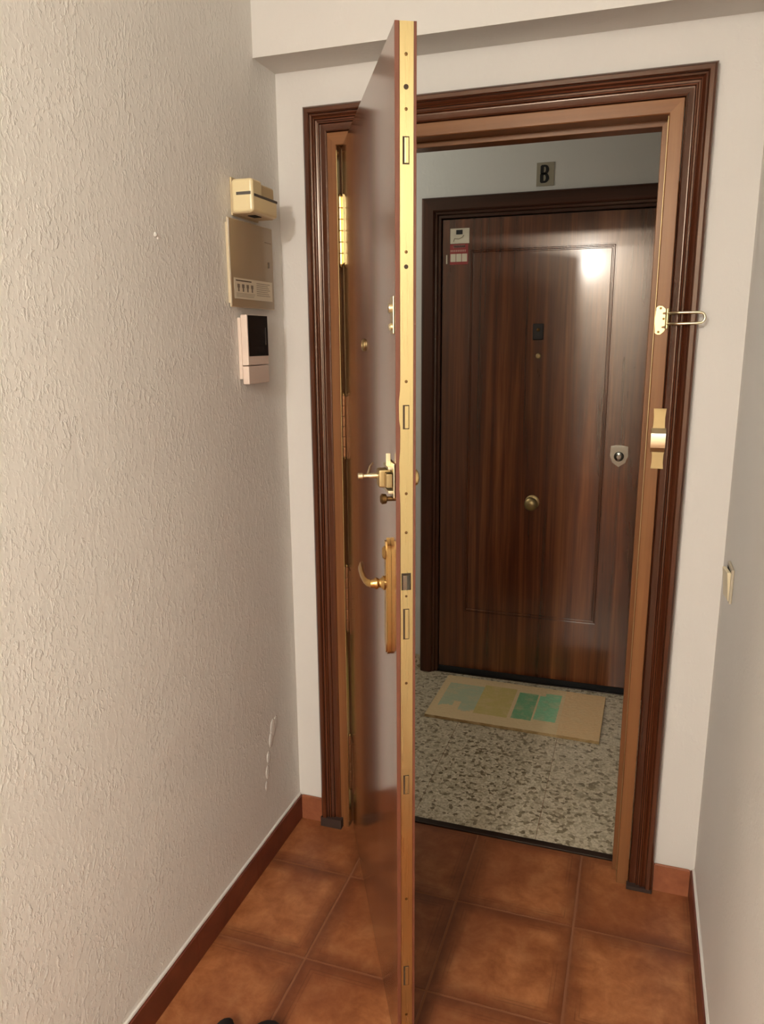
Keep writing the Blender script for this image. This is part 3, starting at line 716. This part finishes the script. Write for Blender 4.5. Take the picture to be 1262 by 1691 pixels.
# ------------------------------------------------------------------ doormat
def mat_mat():
    m = mat('coir_print', lin(176,142,98), 0.95, spec=0.1); t = NT(m)
    at = t.new('ShaderNodeVertexColor'); at.layer_name = 'print'
    p = t.pos(src='World')
    f = t.noise(p, 420, 3, 0.6); f2 = t.noise(p, 22, 4, 0.6)
    c = t.mix(t.math('MULTIPLY', f, 0.35), at.outputs[0], lin(190,162,118), 'MIX')
    c = t.mix(t.ramp(f2, [(0.45, (0,0,0)), (0.75, (0.6,0.6,0.6))]), c, lin(226,198,154))
    t.link(c, t.b.inputs['Base Color']); t.bump(f, 0.002, 0.4); return m
mx0, mx1, my0, my1 = 0.128, 0.833, 0.775, 1.175
b = bmesh.new(); NX, NY = 94, 54
layer = b.loops.layers.color.new('print')
def mc(u, v):
    """colours printed on the coir: u 0..1 left to right, v 0..1 front to back"""
    x = mx0+u*(mx1-mx0); y = my0+v*(my1-my0)
    if 0.160 < x < 0.315 and 0.870+0.02*math.sin(x*40) < y < 1.10 and not (0.215 < x < 0.250 and y < 0.93): return lin(186,200,170)
    if 0.318 < x < 0.455 and 0.850 < y < 1.12: return lin(212,192,122)
    if 0.470 < x < 0.555 and 0.860 < y < 1.10: return lin(112,180,136)
    if 0.560 < x < 0.655 and 0.870 < y < 1.12 - (0.03 if x < 0.585 else 0): return lin(142,212,168)
    if 0.665 < x: return lin(238,200,152)
    return lin(234,208,164)
grid = [[b.verts.new((mx0+(mx1-mx0)*i/NX, my0+(my1-my0)*j/NY, 0.0130+random.uniform(-0.0006, 0.0006))) for i in range(NX+1)] for j in range(NY+1)]
for j in range(NY):
    for i in range(NX):
        fc = b.faces.new((grid[j][i], grid[j][i+1], grid[j+1][i+1], grid[j+1][i]))
        col = mc((i+0.5)/NX, (j+0.5)/NY)
        for lp_ in fc.loops: lp_[layer] = [ (c*12.92 if c <= 0.0031308 else 1.055*c**(1/2.4)-0.055) for c in col[:3]] + [1]
edge = [e for e in b.edges if e.is_boundary]
r = bmesh.ops.extrude_edge_only(b, edges=edge)
for v in [v for v in r['geom'] if isinstance(v, bmesh.types.BMVert)]: v.co.z = 0.0008
for fc in b.faces:
    if abs(fc.normal.z) < 0.5 or fc.calc_area() == 0:
        for lp_ in fc.loops: lp_[layer] = (0.62, 0.50, 0.33, 1)
dm = thing('doormat', 'rectangular coir doormat with faded green and yellow blocks', 'doormat', (0.48, 0.975, 0))
rm = TR(0.48, 0.975, 0, 0, 0, math.radians(-1.0)) @ TR(-0.48, -0.975, 0)
xform(b, rm)
obj('coir_pile', b, mat_mat(), dm)
obj('rubber_backing', xform(box(mx0+0.001, mx1-0.001, my0+0.001, my1-0.001, 0.0003, 0.004), rm), M_black_matt, dm)

# ------------------------------------------------------------------ shoes whose toes show at the bottom edge of the picture
def shoe(name, label, x, y, rot, wd):
    t = thing(name, label, 'shoe', (x, y, 0), rot, 'pair of black shoes', local=True)
    def outline(n, s=1.0):
        pts = []
        for i in range(n):
            a = 2*PI*i/n; c, s_ = math.cos(a), math.sin(a)
            ww = wd*(0.90+0.18*s_ if s_ > 0 else 0.90+0.12*s_)
            pts.append((c*ww*s, s_*0.135*s - 0.135))
        return pts
    obj('sole', prism(outline(28), 0.0005, 0.022, bev=0.003), M_black_matt, t, 40)
    b = bmesh.new(); rings = []
    for k_, (h, s) in enumerate(((0.020, 0.97), (0.034, 0.98), (0.045, 0.90), (0.052, 0.74), (0.056, 0.50))):
        o2 = outline(28, s)
        rings.append([b.verts.new((px_, py_ + (0.135*(1-s)*-1.0 if False else 0) - 0.135*(1-s)*(-1 if False else 0), h + max(0, (-py_-0.13))*0.18)) for px_, py_ in [(q[0], q[1]*1.0 - 0.0) for q in [(a_, (b_+0.135)-0.135) for a_, b_ in o2]]])
    for P, Q in zip(rings, rings[1:]):
        for i in range(28): b.faces.new((P[i], P[(i+1) % 28], Q[(i+1) % 28], Q[i]))
    b.faces.new(rings[-1]); b.faces.new(rings[0])
    obj('upper', b, M_black_shoe, t, 60)
    return t
M_black_shoe = mat('black_fabric', lin(22,18,18), 0.75)
shoe('shoe', 'toe of the narrower black shoe, left of its pair at the bottom', 0.098, -0.785, 0.10, 0.034)
shoe('shoe', 'toe of the wider black shoe, next to the open door leaf', 0.200, -0.760, -0.06, 0.054)

# ------------------------------------------------------------------ hall lamp (behind the viewer) and a bulb added to fill the landing
def lamp(name, label, x, y, z, zc, power, color, rad):
    t = thing(name, label, 'lamp', (x, y, zc))
    obj('ceiling_rose', lathe([(0.045, zc-0.0003), (0.045, zc-0.015), (0.020, zc-0.030), (0, zc-0.030)], 24, TR(x, y, 0)), M_bulb_glass, t, 40)
    obj('cord', tube([(x, y, zc-0.028), (x, y, z+0.10)], 0.003, 8), M_black, t)
    obj('socket', lathe([(0.006, z+0.105), (0.018, z+0.095), (0.018, z+rad+0.012), (0, z+rad+0.012)], 16, TR(x, y, 0)), M_bulb_glass, t, 40)
    L = bpy.data.lights.new('bulb', 'POINT'); L.energy = power; L.color = color; L.shadow_soft_size = rad
    lo = bpy.data.objects.new('bulb', L); COL.objects.link(lo); lo.parent = t; lo.location = (0, 0, z-zc)
lamp('pendant_lamp', 'bare bulb hanging from the hall ceiling behind the viewer', LAMP.x, LAMP.y, LAMP.z, ZC, HALL_POWER, (1.0, 0.965, 0.90), 0.035)
# fill light added to even out the hall, modelled as a flush fitting
fl2 = thing('fill_lamp', 'added fill light behind the viewer, shaped as a round ceiling fitting', 'lamp', (0.55, -3.9, ZC))
obj('base', lathe([(0.13, ZC-0.0003), (0.13, ZC-0.02), (0.12, ZC-0.03), (0, ZC-0.03)], 32, TR(0.55, -3.9, 0)), M_bulb_glass, fl2, 40)
L = bpy.data.lights.new('fill_light', 'AREA'); L.shape = 'DISK'; L.size = 0.24; L.energy = FILL_POWER; L.color = (1.0, 0.965, 0.90)
lo = bpy.data.objects.new('fill_light', L); COL.objects.link(lo); lo.parent = fl2; lo.location = (0, 0, -0.032)
lamp('landing_fill', 'added fill bulb brightening the landing, out of view to the left', -0.9, 0.65, 2.35, 2.6, LANDING_POWER, (1.0, 0.97, 0.90), 0.05)  # invented source, added to raise the landing's ambient light
